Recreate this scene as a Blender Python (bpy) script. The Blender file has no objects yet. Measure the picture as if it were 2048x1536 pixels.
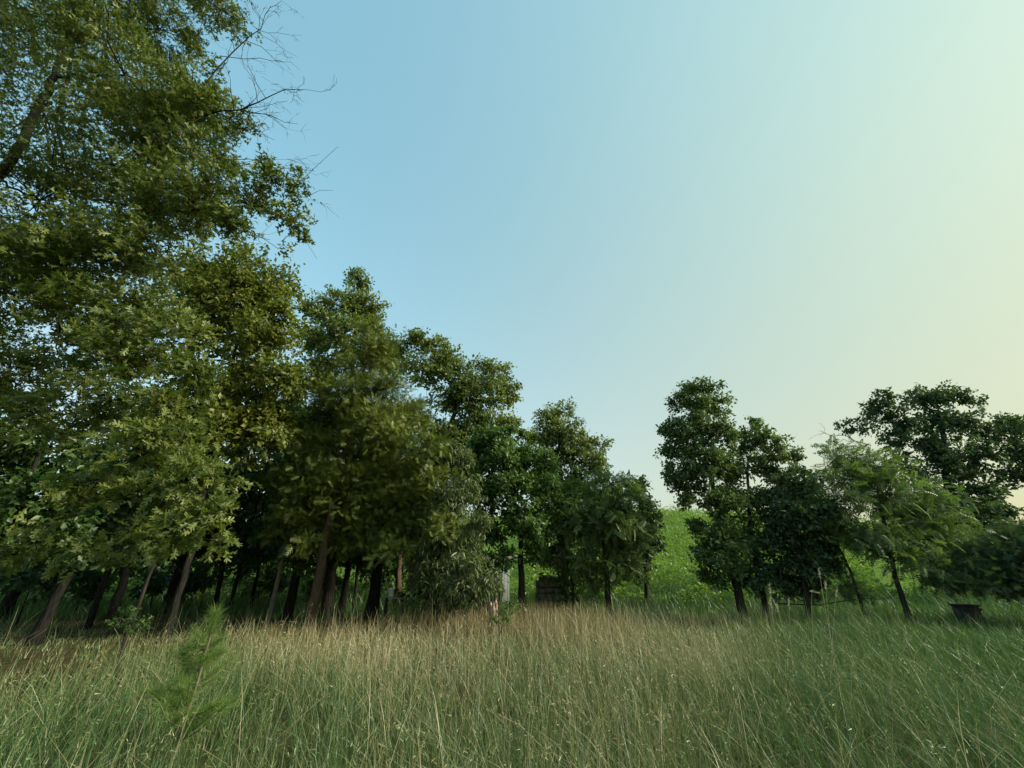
import bpy, math
import numpy as np
from mathutils import Matrix, Vector

sc = bpy.context.scene
COL = sc.collection
R = math.radians

# ------------------------------------------------------------------ camera
PITCH = R(25.2)
FPX = 769.0                       # focal length in pixels of the 2048 px wide photograph
CAMZ = 1.75
cam = bpy.data.cameras.new('camera')
cam.sensor_width = 36.0
cam.lens = FPX / 2048.0 * 36.0
cam.clip_start = 0.05
cam.clip_end = 3000.0
cam_ob = bpy.data.objects.new('camera', cam)
cam_ob.location = (0, 0, CAMZ)
cam_ob.rotation_euler = (R(90) + PITCH, 0, 0)
COL.objects.link(cam_ob)
sc.camera = cam_ob

# ------------------------------------------------------------------ sky and sun (hazy low summer sun to the right)
SUN_EL, SUN_AZ = 30.0, 95.0      # azimuth measured clockwise from the view direction (+Y)
world = bpy.data.worlds.new('World')
sc.world = world
world.use_nodes = True
wn = world.node_tree
bg = wn.nodes['Background']
sky = wn.nodes.new('ShaderNodeTexSky')
sky.sky_type = 'NISHITA'
sky.sun_disc = False
sky.sun_elevation = R(SUN_EL)
sky.sun_rotation = R(SUN_AZ)
sky.air_density = 2.0
sky.dust_density = 4.0
sky.ozone_density = 1.0
sepc = wn.nodes.new('ShaderNodeSeparateColor')
comb = wn.nodes.new('ShaderNodeCombineColor')
wn.links.new(sky.outputs[0], sepc.inputs[0])
# tone response of the hazy summer sky, per channel: gain * sky^p * exp(polynomial in height and cosine to the sun)
geo = wn.nodes.new('ShaderNodeTexCoord')
dotn = wn.nodes.new('ShaderNodeVectorMath'); dotn.operation = 'DOT_PRODUCT'
dotn.inputs[1].default_value = (math.sin(R(SUN_AZ)) * math.cos(R(SUN_EL)), math.cos(R(SUN_AZ)) * math.cos(R(SUN_EL)), math.sin(R(SUN_EL)))
sepv = wn.nodes.new('ShaderNodeSeparateXYZ')
wn.links.new(geo.outputs['Generated'], dotn.inputs[0]); wn.links.new(geo.outputs['Generated'], sepv.inputs[0])


def wmath(op, a, b, c=None):
    nd = wn.nodes.new('ShaderNodeMath'); nd.operation = op
    for k_, v_ in enumerate((a, b, c)):
        if v_ is None: continue
        if isinstance(v_, (int, float)): nd.inputs[k_].default_value = v_
        else: wn.links.new(v_, nd.inputs[k_])
    return nd.outputs[0]


cosun = wmath('MAXIMUM', dotn.outputs['Value'], -0.12)
hgt = wmath('MAXIMUM', sepv.outputs[2], 0.0)
for i, (a_, p_, c_, d_, e_, g_) in enumerate(((-0.440, 0.160, -0.260, -1.105, 0.175, 0.869), (-0.263, 0.134, -0.527, -0.500, 0.291, 0.658), (-0.418, 0.246, -0.873, -0.171, 0.040, 0.818))):
    base = wmath('POWER', wmath('MAXIMUM', sepc.outputs[i], 0.02), p_)
    ex = wmath('MULTIPLY_ADD', cosun, wmath('MULTIPLY_ADD', cosun, e_, wmath('MULTIPLY_ADD', hgt, g_, c_)), a_)
    ex = wmath('MULTIPLY_ADD', hgt, d_, ex)
    out_ = wmath('MULTIPLY', base, wmath('MULTIPLY', wmath('EXPONENT', ex, 0.0), 10.0))
    wn.links.new(out_, comb.inputs[i])
wn.links.new(comb.outputs[0], bg.inputs['Color'])
EXPOSURE = 0.6
bg.inputs['Strength'].default_value = 0.1 / 2 ** EXPOSURE

sun = bpy.data.lights.new('sun', 'SUN')
sun.energy = 4.4
sun.angle = R(12.0)
sun.color = (1.0, 0.92, 0.72)
sun_ob = bpy.data.objects.new('sun', sun)
sdir = Vector((math.sin(R(SUN_AZ)) * math.cos(R(SUN_EL)), math.cos(R(SUN_AZ)) * math.cos(R(SUN_EL)), math.sin(R(SUN_EL))))
sun_ob.rotation_euler = (-sdir).to_track_quat('-Z', 'Y').to_euler()
sun_ob.location = (20, -5, 30)
COL.objects.link(sun_ob)

sc.view_settings.view_transform = 'Standard'
sc.view_settings.look = 'None'
sc.view_settings.exposure = EXPOSURE
sc.view_settings.gamma = 1.0
sc.view_settings.use_curve_mapping = False
sc.render.engine = 'CYCLES'
cy = sc.cycles
cy.max_bounces = 6
cy.diffuse_bounces = 4
cy.transmission_bounces = 4
cy.glossy_bounces = 2
cy.transparent_max_bounces = 4
cy.use_denoising = True
cy.denoiser = 'OPENIMAGEDENOISE'
cy.sample_clamp_indirect = 4.0

# ------------------------------------------------------------------ helpers
CP, SP = math.cos(PITCH), math.sin(PITCH)


def at(x, y, Y):
    """World point on the photograph's ray (2048 px frame) at the real distance Y in front of the viewer."""
    u, v = (x - 1024.0) / FPX, (768.0 - y) / FPX
    k = Y / (CP - SP * v)
    return np.array([k * u, Y, CAMZ + k * (SP + CP * v)])


def depth(x, y, Y):
    return Y / (CP - SP * (768.0 - y) / FPX)


def smooth(a, b, x):
    t = np.clip((np.asarray(x, float) - a) / (b - a), 0, 1)
    return t * t * (3 - 2 * t)


def gz(x, y):
    """Height of the ground."""
    x = np.asarray(x, float); y = np.asarray(y, float)
    und = 0.05 * np.sin(x * 0.7 + 1.3) * np.cos(y * 0.55) + 0.04 * np.sin(y * 1.1 + x * 0.3)
    H = np.interp(x, [-120, -40, 20, 66, 120], [6.0, 6.6, 8.1, 5.9, 4.5])
    rise = smooth(18, 56, y)
    bump = 0.35 * np.sin(x * 0.21 + y * 0.13) * np.sin(y * 0.19 - x * 0.07) * smooth(20, 30, y)
    fall = np.clip((y - 58) * 0.06, 0, 6.0)
    return und * (1 - smooth(60, 90, y)) + np.maximum(H * rise + bump - fall, 0)


def noise2(x, y, s=0.0):
    return (np.sin(x * 1.0 + 2.1 * np.sin(y * 0.7 + s)) + np.sin(y * 1.3 + 1.7 * np.sin(x * 0.9 + 2 * s))
            + 0.6 * np.sin(x * 2.3 - y * 1.9 + 3 * s)) / 2.6


def noise3(p, s=0.0):
    x, y, z = p[:, 0], p[:, 1], p[:, 2]
    return (np.sin(x * 1.1 + 1.9 * np.sin(y * 0.8 + s)) + np.sin(y * 1.2 + 1.6 * np.sin(z * 0.9 + 2 * s))
            + np.sin(z * 1.3 + 1.8 * np.sin(x * 1.0 - s))) / 3.0


def unit(v):
    return v / np.maximum(np.linalg.norm(v, axis=-1, keepdims=True), 1e-9)


class MB:
    """Collects geometry and links it as one mesh object."""

    def __init__(self):
        self.v, self.t, self.f, self.n = [], [], [], 0

    def add(self, v, f, mat=0, tint=0.5):
        v = np.asarray(v, float); f = np.asarray(f, int)
        self.v.append(v)
        self.t.append(np.broadcast_to(np.asarray(tint, float), (len(v),)))
        self.f.append((f + self.n, mat))
        self.n += len(v)

    def build(self, name, mats, parent=None, origin=(0, 0, 0), smoothf=False):
        me = bpy.data.meshes.new(name)
        v = (np.concatenate(self.v) - np.asarray(origin)).astype(np.float32)
        loops = np.concatenate([f.ravel() for f, m in self.f]).astype(np.int32)
        sizes = np.concatenate([np.full(len(f), f.shape[1]) for f, m in self.f]).astype(np.int32)
        mid = np.concatenate([np.full(len(f), m) for f, m in self.f]).astype(np.int32)
        starts = np.concatenate([[0], np.cumsum(sizes)[:-1]]).astype(np.int32)
        me.vertices.add(len(v)); me.vertices.foreach_set('co', v.ravel())
        me.loops.add(len(loops)); me.loops.foreach_set('vertex_index', loops)
        me.polygons.add(len(sizes)); me.polygons.foreach_set('loop_start', starts)
        me.polygons.foreach_set('loop_total', sizes)
        me.polygons.foreach_set('material_index', mid)
        if smoothf:
            me.polygons.foreach_set('use_smooth', np.ones(len(sizes), bool))
        at_ = me.attributes.new('tint', 'FLOAT', 'POINT')
        at_.data.foreach_set('value', np.concatenate(self.t).astype(np.float32))
        for m in (mats if isinstance(mats, (list, tuple)) else [mats]):
            me.materials.append(m)
        me.update(calc_edges=True)
        ob = bpy.data.objects.new(name, me)
        COL.objects.link(ob)
        if parent is not None:
            ob.parent = parent
        return ob


def tag(o, label=None, cat=None, group=None, kind=None):
    if label: o['label'] = label
    if cat: o['category'] = cat
    if group: o['group'] = group
    if kind: o['kind'] = kind
    return o


def empty(name, loc):
    o = bpy.data.objects.new(name, None)
    o.location = tuple(float(c) for c in loc)
    o.empty_display_size = 0.2
    COL.objects.link(o)
    return o


def tube(pts, rad, sides=6, cap=True, wob=0.0, rng=None):
    pts = np.asarray(pts, float); rad = np.asarray(rad, float)
    n = len(pts)
    tan = np.gradient(pts, axis=0)
    tan = unit(tan)
    ref = np.array([0.13, 0.97, 0.2])
    a = unit(np.cross(tan, ref)); b = np.cross(tan, a)
    ang = np.linspace(0, 2 * np.pi, sides, endpoint=False)
    rr = rad[:, None] * np.ones((1, sides))
    if wob and rng is not None:
        rr = rr * (1 + wob * rng.normal(size=(1, sides)) + 0.5 * wob * rng.normal(size=(n, sides)))
    v = pts[:, None, :] + rr[..., None] * (np.cos(ang)[None, :, None] * a[:, None, :] + np.sin(ang)[None, :, None] * b[:, None, :])
    v = v.reshape(-1, 3)
    i = np.arange(n - 1)[:, None] * sides; j = np.arange(sides)[None, :]; j2 = (j + 1) % sides
    f = np.stack([i + j, i + j2, i + sides + j2, i + sides + j], -1).reshape(-1, 4)
    return v, f


def curve(p0, p1, bend, n=6, rng=None, jit=0.0):
    """Bent polyline between two points."""
    t = np.linspace(0, 1, n)[:, None]
    p = (1 - t) * p0 + t * p1 + np.asarray(bend) * (4 * t * (1 - t))
    if rng is not None and jit:
        p[1:-1] += rng.normal(size=(n - 2, 3)) * jit
    return p


# ------------------------------------------------------------------ materials
def new_mat(name):
    m = bpy.data.materials.new(name); m.use_nodes = True
    nt = m.node_tree; nt.nodes.clear()
    return m, nt, nt.nodes.new('ShaderNodeOutputMaterial')


def leaf_mat(name, ca, cb, trans=0.35, tr_gain=(1.5, 1.6, 0.7), gloss=0.03):
    """Foliage: two-tone colour by the leaf's own tint, some light passes through, a faint sheen."""
    m, nt, out = new_mat(name)
    A = nt.nodes.new('ShaderNodeAttribute'); A.attribute_name = 'tint'
    ramp = nt.nodes.new('ShaderNodeValToRGB')
    ramp.color_ramp.elements[0].color = (*ca, 1); ramp.color_ramp.elements[1].color = (*cb, 1)
    nt.links.new(A.outputs['Fac'], ramp.inputs[0])
    d = nt.nodes.new('ShaderNodeBsdfDiffuse'); nt.links.new(ramp.outputs[0], d.inputs[0])
    mul = nt.nodes.new('ShaderNodeMix'); mul.data_type = 'RGBA'; mul.blend_type = 'MULTIPLY'; mul.inputs[0].default_value = 1
    nt.links.new(ramp.outputs[0], mul.inputs[6]); mul.inputs[7].default_value = (*tr_gain, 1)
    t = nt.nodes.new('ShaderNodeBsdfTranslucent'); nt.links.new(mul.outputs[2], t.inputs[0])
    ms = nt.nodes.new('ShaderNodeMixShader'); ms.inputs[0].default_value = trans
    nt.links.new(d.outputs[0], ms.inputs[1]); nt.links.new(t.outputs[0], ms.inputs[2])
    g = nt.nodes.new('ShaderNodeBsdfGlossy'); g.inputs['Roughness'].default_value = 0.45
    g.inputs[0].default_value = (0.8, 0.85, 0.8, 1)
    m2 = nt.nodes.new('ShaderNodeMixShader'); m2.inputs[0].default_value = gloss
    nt.links.new(ms.outputs[0], m2.inputs[1]); nt.links.new(g.outputs[0], m2.inputs[2])
    nt.links.new(m2.outputs[0], out.inputs[0])
    return m


def noise_mat(name, ca, cb, scale=6, rough=0.9, bump=0.3, stretch=(1, 1, 1), detail=6):
    m, nt, out = new_mat(name)
    tc = nt.nodes.new('ShaderNodeTexCoord'); mp = nt.nodes.new('ShaderNodeMapping'); mp.inputs['Scale'].default_value = stretch
    nt.links.new(tc.outputs['Object'], mp.inputs[0])
    nz = nt.nodes.new('ShaderNodeTexNoise'); nz.inputs['Scale'].default_value = scale; nz.inputs['Detail'].default_value = detail
    nt.links.new(mp.outputs[0], nz.inputs['Vector'])
    ramp = nt.nodes.new('ShaderNodeValToRGB')
    ramp.color_ramp.elements[0].position = 0.3; ramp.color_ramp.elements[1].position = 0.7
    ramp.color_ramp.elements[0].color = (*ca, 1); ramp.color_ramp.elements[1].color = (*cb, 1)
    nt.links.new(nz.outputs['Fac'], ramp.inputs[0])
    p = nt.nodes.new('ShaderNodeBsdfPrincipled'); p.inputs['Roughness'].default_value = rough
    p.inputs['Specular IOR Level'].default_value = 0.08 if rough > 0.8 else 0.4
    nt.links.new(ramp.outputs[0], p.inputs['Base Color'])
    if bump:
        b = nt.nodes.new('ShaderNodeBump'); b.inputs['Strength'].default_value = bump; b.inputs['Distance'].default_value = 0.05
        nt.links.new(nz.outputs['Fac'], b.inputs['Height']); nt.links.new(b.outputs[0], p.inputs['Normal'])
    nt.links.new(p.outputs[0], out.inputs[0])
    return m


M = {}
M['oak'] = leaf_mat('oak leaf', (0.062, 0.100, 0.022), (0.172, 0.198, 0.046))
M['oak2'] = leaf_mat('yellow oak leaf', (0.075, 0.110, 0.022), (0.195, 0.212, 0.044))
M['cedar'] = leaf_mat('cedar spray', (0.064, 0.106, 0.020), (0.168, 0.192, 0.038), trans=0.25)
M['mid'] = leaf_mat('olive green leaf', (0.070, 0.115, 0.032), (0.195, 0.230, 0.075))
M['green'] = leaf_mat('fresh green leaf', (0.044, 0.098, 0.026), (0.115, 0.185, 0.050))
M['pinn'] = leaf_mat('compound leaf', (0.055, 0.100, 0.034), (0.120, 0.175, 0.060))
M['silver'] = leaf_mat('silvery leaf', (0.070, 0.104, 0.038), (0.165, 0.198, 0.090), trans=0.25)
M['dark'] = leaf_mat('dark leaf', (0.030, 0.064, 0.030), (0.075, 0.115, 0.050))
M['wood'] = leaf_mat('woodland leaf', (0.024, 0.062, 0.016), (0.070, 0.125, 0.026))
M['right'] = leaf_mat('right hand leaf', (0.048, 0.095, 0.036), (0.130, 0.180, 0.064))
M['hill'] = leaf_mat('weed leaf', (0.095, 0.168, 0.026), (0.200, 0.290, 0.055))
M['pine'] = leaf_mat('pine needle', (0.075, 0.150, 0.034), (0.170, 0.250, 0.055), trans=0.35)
M['bark'] = noise_mat('grey bark', (0.016, 0.014, 0.012), (0.052, 0.045, 0.037), 9, 0.95, 0.8, (3, 3, 0.5))
M['barkc'] = noise_mat('cedar bark', (0.045, 0.032, 0.023), (0.120, 0.088, 0.062), 8, 0.95, 0.8, (4, 4, 0.35))
M['barkp'] = noise_mat('pale bark', (0.090, 0.078, 0.058), (0.220, 0.190, 0.145), 10, 0.95, 0.5, (3, 3, 0.5))
M['bark_shade'] = noise_mat('bark darkened for shade', (0.009, 0.009, 0.008), (0.027, 0.026, 0.023), 9, 0.95, 0.8, (3, 3, 0.5))  # darker than the grey bark: shade of the wood is put into the colour
M['soil'] = noise_mat('soil and thatch', (0.026, 0.024, 0.010), (0.070, 0.062, 0.026), 5, 1.0, 0.4)
M['grass'] = leaf_mat('green grass blade', (0.050, 0.110, 0.026), (0.460, 0.400, 0.250), trans=0.25, tr_gain=(1.2, 1.25, 0.9), gloss=0.05)
for nd in M['grass'].node_tree.nodes:
    if nd.type == 'VALTORGB':
        e_ = nd.color_ramp.elements.new(0.35); e_.color = (0.110, 0.180, 0.055, 1)
        e_ = nd.color_ramp.elements.new(0.62); e_.color = (0.245, 0.230, 0.110, 1)


def ground_mat():
    m = M['soil']; nt = m.node_tree
    p = [n for n in nt.nodes if n.type == 'BSDF_PRINCIPLED'][0]
    ramp = [n for n in nt.nodes if n.type == 'VALTORGB'][0]
    A = nt.nodes.new('ShaderNodeAttribute'); A.attribute_name = 'tint'
    r2 = nt.nodes.new('ShaderNodeValToRGB')
    r2.color_ramp.elements[0].color = (0.050, 0.100, 0.018, 1); r2.color_ramp.elements[1].color = (0.110, 0.185, 0.030, 1)
    nz = [n for n in nt.nodes if n.type == 'TEX_NOISE'][0]
    nt.links.new(nz.outputs['Fac'], r2.inputs[0])
    mx = nt.nodes.new('ShaderNodeMix'); mx.data_type = 'RGBA'
    nt.links.new(A.outputs['Fac'], mx.inputs[0]); nt.links.new(ramp.outputs[0], mx.inputs[6]); nt.links.new(r2.outputs[0], mx.inputs[7])
    nt.links.new(mx.outputs[2], p.inputs['Base Color'])


ground_mat()


# ------------------------------------------------------------------ leaf shapes (length 1 along +Y, normal +Z)
def shp_broad():
    v = [(0, 0, 0), (0.30, 0.45, 0.06), (0, 1, -0.10), (-0.30, 0.45, 0.06)]
    return np.array(v, float), np.array([(0, 1, 2), (0, 2, 3)]), 0.30


def shp_narrow():
    v = [(0, 0, 0), (0.11, 0.45, 0.03), (0, 1, -0.16), (-0.11, 0.45, 0.03)]
    return np.array(v, float), np.array([(0, 1, 2), (0, 2, 3)]), 0.11


def shp_oak():
    v = [(0, 0, 0), (0.07, 0.5, 0.0), (0, 1.04, -0.10), (-0.07, 0.5, 0.0)]
    f = [(0, 1, 2), (0, 2, 3)]
    for sx in (1, -1):
        for y0, y1, tx, ty, tz in ((0.12, 0.42, 0.26, 0.50, 0.05), (0.46, 0.80, 0.33, 0.88, 0.06)):
            i = len(v)
            v += [(0, y0, 0), (sx * tx, ty, tz), (0, y1, -0.02)]
            f.append((i, i + 1, i + 2))
    return np.array(v, float), np.array(f), 0.24


def shp_oakfine():
    v = [(0, 0, 0), (0, 0.30, 0.01), (0, 0.55, 0.0), (0, 0.80, -0.03), (0, 1.05, -0.12), (0.045, 0.28, 0), (-0.045, 0.28, 0), (0.06, 0.55, 0.01), (-0.06, 0.55, 0.01), (0.05, 0.80, -0.02), (-0.05, 0.80, -0.02)]
    f = [(0, 5, 1), (0, 1, 6), (1, 5, 7), (1, 7, 2), (1, 2, 8), (1, 8, 6), (2, 7, 9), (2, 9, 3), (2, 3, 10), (2, 10, 8), (3, 9, 4), (3, 4, 10)]
    for sx in (1, -1):
        for y0, y1, tx, ty, tz in ((0.20, 0.36, 0.20, 0.36, 0.05), (0.42, 0.60, 0.33, 0.66, 0.08), (0.66, 0.82, 0.25, 0.92, 0.02)):
            i = len(v)
            v += [(sx * 0.04, y0, 0), (sx * tx, ty, tz), (sx * tx * 0.72, ty + 0.07, tz - 0.02), (sx * 0.04, y1, -0.01)]
            f += [(i, i + 1, i + 2), (i, i + 2, i + 3)]
    return np.array(v, float), np.array(f), 0.24


def shp_spray():
    v, f = [], []
    def blade(p, ang, ln, w, z):
        d = np.array([math.sin(ang), math.cos(ang), z]); n = np.array([d[1], -d[0], 0])
        p = np.array(p); i = len(v)
        v.extend([p - n * w * 0.5, p + n * w * 0.5, p + d * ln])
        f.append((i, i + 1, i + 2))
    blade((0, 0, 0), 0, 1.0, 0.075, -0.05)
    for k, y in enumerate((0.1, 0.3, 0.5, 0.68)):
        for s in (1, -1):
            blade((0, y, 0), s * 0.75, 0.45 - 0.06 * k, 0.08, 0.12 - 0.05 * k)
    return np.array(v, float), np.array(f), 0.16


def shp_pinnate():
    v, f = [], []
    def leaflet(p, ang, ln, w, droop):
        d = np.array([math.sin(ang), math.cos(ang), -droop]); n = np.array([d[1], -d[0], 0]) * w
        p = np.array(p); i = len(v)
        v.extend([p, p + d * ln * 0.4 + n, p + d * ln, p + d * ln * 0.4 - n])
        f.append((i, i + 1, i + 2)); f.append((i, i + 2, i + 3))
    n = 6
    for k in range(n):
        y = 0.18 + 0.72 * k / (n - 1)
        z = -0.35 * y * y
        ln = 0.30 - 0.08 * abs(k / (n - 1) - 0.4)
        for s in (1, -1):
            leaflet((0, y, z), s * 1.05, ln, 0.058, 0.35)
    leaflet((0, 0.9, -0.3), 0, 0.28, 0.056, 0.4)
    i = len(v)
    v.extend([(-0.008, 0, 0), (0.008, 0, 0), (0, 0.92, -0.31)]); f.append((i, i + 1, i + 2))
    return np.array(v, float), np.array(f), 0.22


SHAPE = {'broad': shp_broad(), 'narrow': shp_narrow(), 'oak': shp_oak(), 'oakfine': shp_oakfine(), 'spray': shp_spray(), 'pinnate': shp_pinnate()}


def put_leaves(mb, kind, P, D, N, S, tint, mat=0):
    tv, tf, _ = SHAPE[kind]
    D = unit(D); X = unit(np.cross(D, N)); N = np.cross(X, D)
    n, k = len(P), len(tv)
    v = P[:, None, :] + S[:, None, None] * (tv[None, :, 0:1] * X[:, None, :] + tv[None, :, 1:2] * D[:, None, :] + tv[None, :, 2:3] * N[:, None, :])
    f = (np.arange(n)[:, None, None] * k + tf[None]).reshape(-1, 3)
    mb.add(v.reshape(-1, 3), f, mat, np.repeat(tint, k))
    return X, D, N


# style: leaf shape, leaf length, leaves per twig, downward pull, outward pull, gap threshold, flatness of lobes
STYLE = {
    'oak': ('oak', 0.138, 11, 0.25, 0.7, -0.42, 0.8),
    'broad': ('broad', 0.15, 10, 0.35, 0.5, -0.45, 0.85),
    'small': ('broad', 0.12, 12, 0.35, 0.5, -0.45, 0.85),
    'cedar': ('spray', 0.23, 7, 0.05, 0.9, -0.60, 0.75),
    'silver': ('narrow', 0.17, 14, 0.85, 0.4, -0.60, 1.0),
    'pinn': ('pinnate', 0.33, 4, 0.30, 0.9, -0.55, 0.8),
}


LAI_GAIN = 1.8
LOBE_GAIN = 1.18


def crown_arrays(lobes, style, lai, rng, size=1.0):
    shape, ln, per, down, outw, thr, flat = STYLE[style]
    ln = ln * size
    area = SHAPE[shape][2] * ln * ln
    P, D, N, S, T, TW = [], [], [], [], [], []
    for C, Rr, *wt in lobes:
        lai_ = lai * (wt[0] if wt else 1.0)
        nl = LAI_GAIN * lai_ * math.pi * Rr * Rr / area * (0.5 if Rr > 1.7 else 1.0)
        nc = max(3, int(nl / per))
        # foliage gathers in flattened sprays round the lobe, with gaps between them
        ns = int(np.clip(5 + 5 * Rr, 5, 16))
        sd_ = unit(rng.normal(size=(ns, 3)))
        scn = C + sd_ * (Rr * (0.30 + 0.68 * rng.random(ns)))[:, None] * np.array([1, 1, flat])
        which = rng.integers(0, ns, nc)
        pos = scn[which] + rng.normal(size=(nc, 3)) * Rr * np.array([0.26, 0.26, 0.15]) * (0.7 + 0.6 * rng.random(ns))[which][:, None]
        loose = rng.random(nc) < 0.3
        dl = unit(rng.normal(size=(nc, 3)))
        pos = np.where(loose[:, None], C + dl * (Rr * rng.random(nc) ** 0.45)[:, None] * np.array([1, 1, flat]), pos)
        d = unit(pos - C)
        keep = noise3(pos * (1.6 / max(0.35, 0.55 * Rr)), s=float(C[0])) > thr
        pos, d, which = pos[keep], d[keep], which[keep]
        nc = len(pos)
        if nc == 0: continue
        tw0 = pos + (C - pos) * (0.28 + 0.25 * rng.random((nc, 1))) + np.array([0, 0, -0.05 * Rr])
        td = unit(pos - tw0)
        TW.append((tw0, pos, C))
        ct = np.clip(0.45 + (0.16 * rng.normal(size=ns))[which] + 0.14 * rng.normal(size=nc), 0, 1)
        n = nc * per
        idx = np.repeat(np.arange(nc), per)
        s = rng.random(n)
        base = tw0[idx] + (pos - tw0)[idx] * (0.45 + 0.55 * s)[:, None] + rng.normal(size=(n, 3)) * ln * np.array([0.55, 0.55, 0.4])
        dr = outw * td[idx] + 0.75 * rng.normal(size=(n, 3)) + np.array([0, 0, -down])
        nr = np.array([0, 0, 0.75]) + 0.65 * rng.normal(size=(n, 3)) + 0.4 * d[idx]
        P.append(base); D.append(dr); N.append(nr)
        S.append(ln * np.clip(np.exp(0.30 * rng.normal(size=n)), 0.4, 1.35))
        T.append(np.clip(ct[idx] + 0.20 * rng.normal(size=n), 0, 1))
    return [np.concatenate(q) for q in (P, D, N, S, T)], TW


def grow_tree(name, label, Y, trunk, r0, lobes, style, leaf, bark='bark', lai=2.2, seed=1, group=None, cat='tree',
              size=1.0, top=0.35, leaf_parts=0, sides=9, limbs=True, topr=None, lobe_jit=0.5, limb_max=0.07, lobe_scale=1.0):
    rng = np.random.default_rng(seed)
    # trunk
    tp = [at(x, y, Y) for x, y in trunk]
    tp[0][2] = float(gz(tp[0][0], tp[0][1])) - 0.12
    root_loc = tp[0].copy(); root_loc[2] += 0.12
    root = empty(name, root_loc)
    tag(root, label, cat, group)
    tp = np.array(tp)
    seg = np.concatenate([[0], np.cumsum(np.linalg.norm(np.diff(tp, axis=0), axis=1))]); L = seg[-1]
    tt = np.linspace(0, L, max(8, int(L / 0.35)))
    pts = np.stack([np.interp(tt, seg, tp[:, k]) for k in range(3)], 1)
    pts[1:-1] += rng.normal(size=(len(pts) - 2, 3)) * r0 * 0.12
    u = tt / L
    rad = r0 * (1 - (1 - top) * u) * (1 + 0.55 * np.exp(-tt / (r0 * 2.5)))
    mb = MB(); v, f = tube(pts, rad, sides, wob=0.07, rng=rng); mb.add(v, f)
    trunk_ob = mb.build('trunk', M[bark], root, root_loc, True)
    # lobes of foliage
    L3, LW = [], []
    for lb in lobes:
        x, y, r = lb[:3]
        dY = lb[3] if len(lb) > 3 else rng.uniform(-lobe_jit, lobe_jit) * 1.2
        C = at(x, y, Y + dY)
        L3.append((C, lobe_scale * LOBE_GAIN * r / FPX * depth(x, y, Y + dY)))
        LW.append(0.45 if (x < -60 or y < -40) else 1.0)
    arr, TW = crown_arrays([(c_, r_, w_) for (c_, r_), w_ in zip(L3, LW)], style, lai, rng, size)
    # limbs from trunk to each lobe, branches inside the lobe, twigs
    cm = MB()
    if limbs:
        st = int(len(pts) * 0.28)
        nodes = pts[st:].copy(); nrad = rad[st:].copy()
        cost0 = np.array([np.min(np.linalg.norm(pts[st:] - C, axis=1)) for C, _ in L3])
        for q in np.argsort(cost0):
            C, Rr = L3[q]
            dv = C - nodes
            dd = np.linalg.norm(dv, axis=1)
            k = int(np.argmin(dd * (1 + 0.6 * np.clip(-dv[:, 2] / np.maximum(dd, 1e-6), 0, 1)) + 0.25 * (dd < 0.3)))
            ln = dd[k]
            if ln < 0.2: continue
            rl = min(nrad[k] * 0.62, 0.010 + 0.010 * ln + 0.010 * Rr, limb_max)
            rl = max(rl, 0.008)
            cp = curve(nodes[k], C, (0, 0, -0.05 * ln), 7, rng, 0.035 * ln)
            rr_ = np.linspace(rl, rl * 0.45, 7)
            lm = MB(); v, f = tube(cp, rr_, 6); lm.add(v, f)
            lm.build('limb', M[bark], root, root_loc, True)
            nodes = np.concatenate([nodes, cp[2:]]); nrad = np.concatenate([nrad, rr_[2:]])
    for tw0, pos, C in TW:
        nb = min(len(pos), 10)
        sel = rng.choice(len(pos), nb, replace=False)
        for k in sel:
            l = np.linalg.norm(pos[k] - C)
            v, f = tube(curve(C, pos[k], (0, 0, 0.04 * l), 4, rng, 0.04 * l), np.array([1, 0.75, 0.5, 0.25]) * (0.006 + 0.008 * l), 4)
            cm.add(v, f, 1)
        # twigs: one thin three-sided spike each
        n = len(pos)
        a = unit(np.cross(pos - tw0, np.array([0.2, 0.3, 0.9]))) * 0.0045
        b = unit(np.cross(pos - tw0, a)) * 0.0045
        v = np.stack([tw0 + a, tw0 - 0.5 * a + 0.87 * b, tw0 - 0.5 * a - 0.87 * b, pos], 1).reshape(-1, 3)
        q = np.arange(n)[:, None, None] * 4 + np.array([(0, 1, 3), (1, 2, 3), (2, 0, 3)])[None]
        cm.add(v, q.reshape(-1, 3), 1)
    P, D, N, S, T = arr
    if leaf_parts:
        cw = np.array([0, 0, CAMZ]); rel = P - cw
        fw = rel[:, 1] * CP + rel[:, 2] * SP
        upc = -rel[:, 1] * SP + rel[:, 2] * CP
        sx = 1024 + rel[:, 0] / np.maximum(fw, 0.1) * FPX; sy = 768 - upc / np.maximum(fw, 0.1) * FPX
        ok = (fw > 0.5) & (sx > 10) & (sx < 2040) & (sy > 10) & (sy < 1500)
        score = np.where(ok, S / np.maximum(fw, 0.1), 0)
        pick = np.argsort(-score)[:leaf_parts]
        rest = np.ones(len(P), bool); rest[pick] = False
        tv, tf, _ = SHAPE['oakfine']
        near = rest & (score > 0.028)
        vars_ = []
        for k in range(5):
            lb = MB(); lb.add(tv * np.array([1, 1, 1 + 0.5 * (k - 2)]), tf, 0, 0.2 + 0.15 * k)
            o = lb.build('leaf', M[leaf]); vars_.append(o.data); bpy.data.objects.remove(o)
        for i in pick:
            d = unit(D[i]); x = unit(np.cross(d, N[i])); nn = np.cross(x, d); s = S[i]
            o = bpy.data.objects.new('leaf', vars_[int(np.clip((T[i] - 0.125) / 0.15, 0, 4))])
            COL.objects.link(o); o.parent = root
            p = P[i] - root_loc
            o.matrix_local = Matrix(((x[0] * s, d[0] * s, nn[0] * s, p[0]), (x[1] * s, d[1] * s, nn[1] * s, p[1]), (x[2] * s, d[2] * s, nn[2] * s, p[2]), (0, 0, 0, 1)))
        put_leaves(cm, 'oakfine', P[near], D[near], N[near], S[near], T[near], 0)
        rest &= ~near
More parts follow.
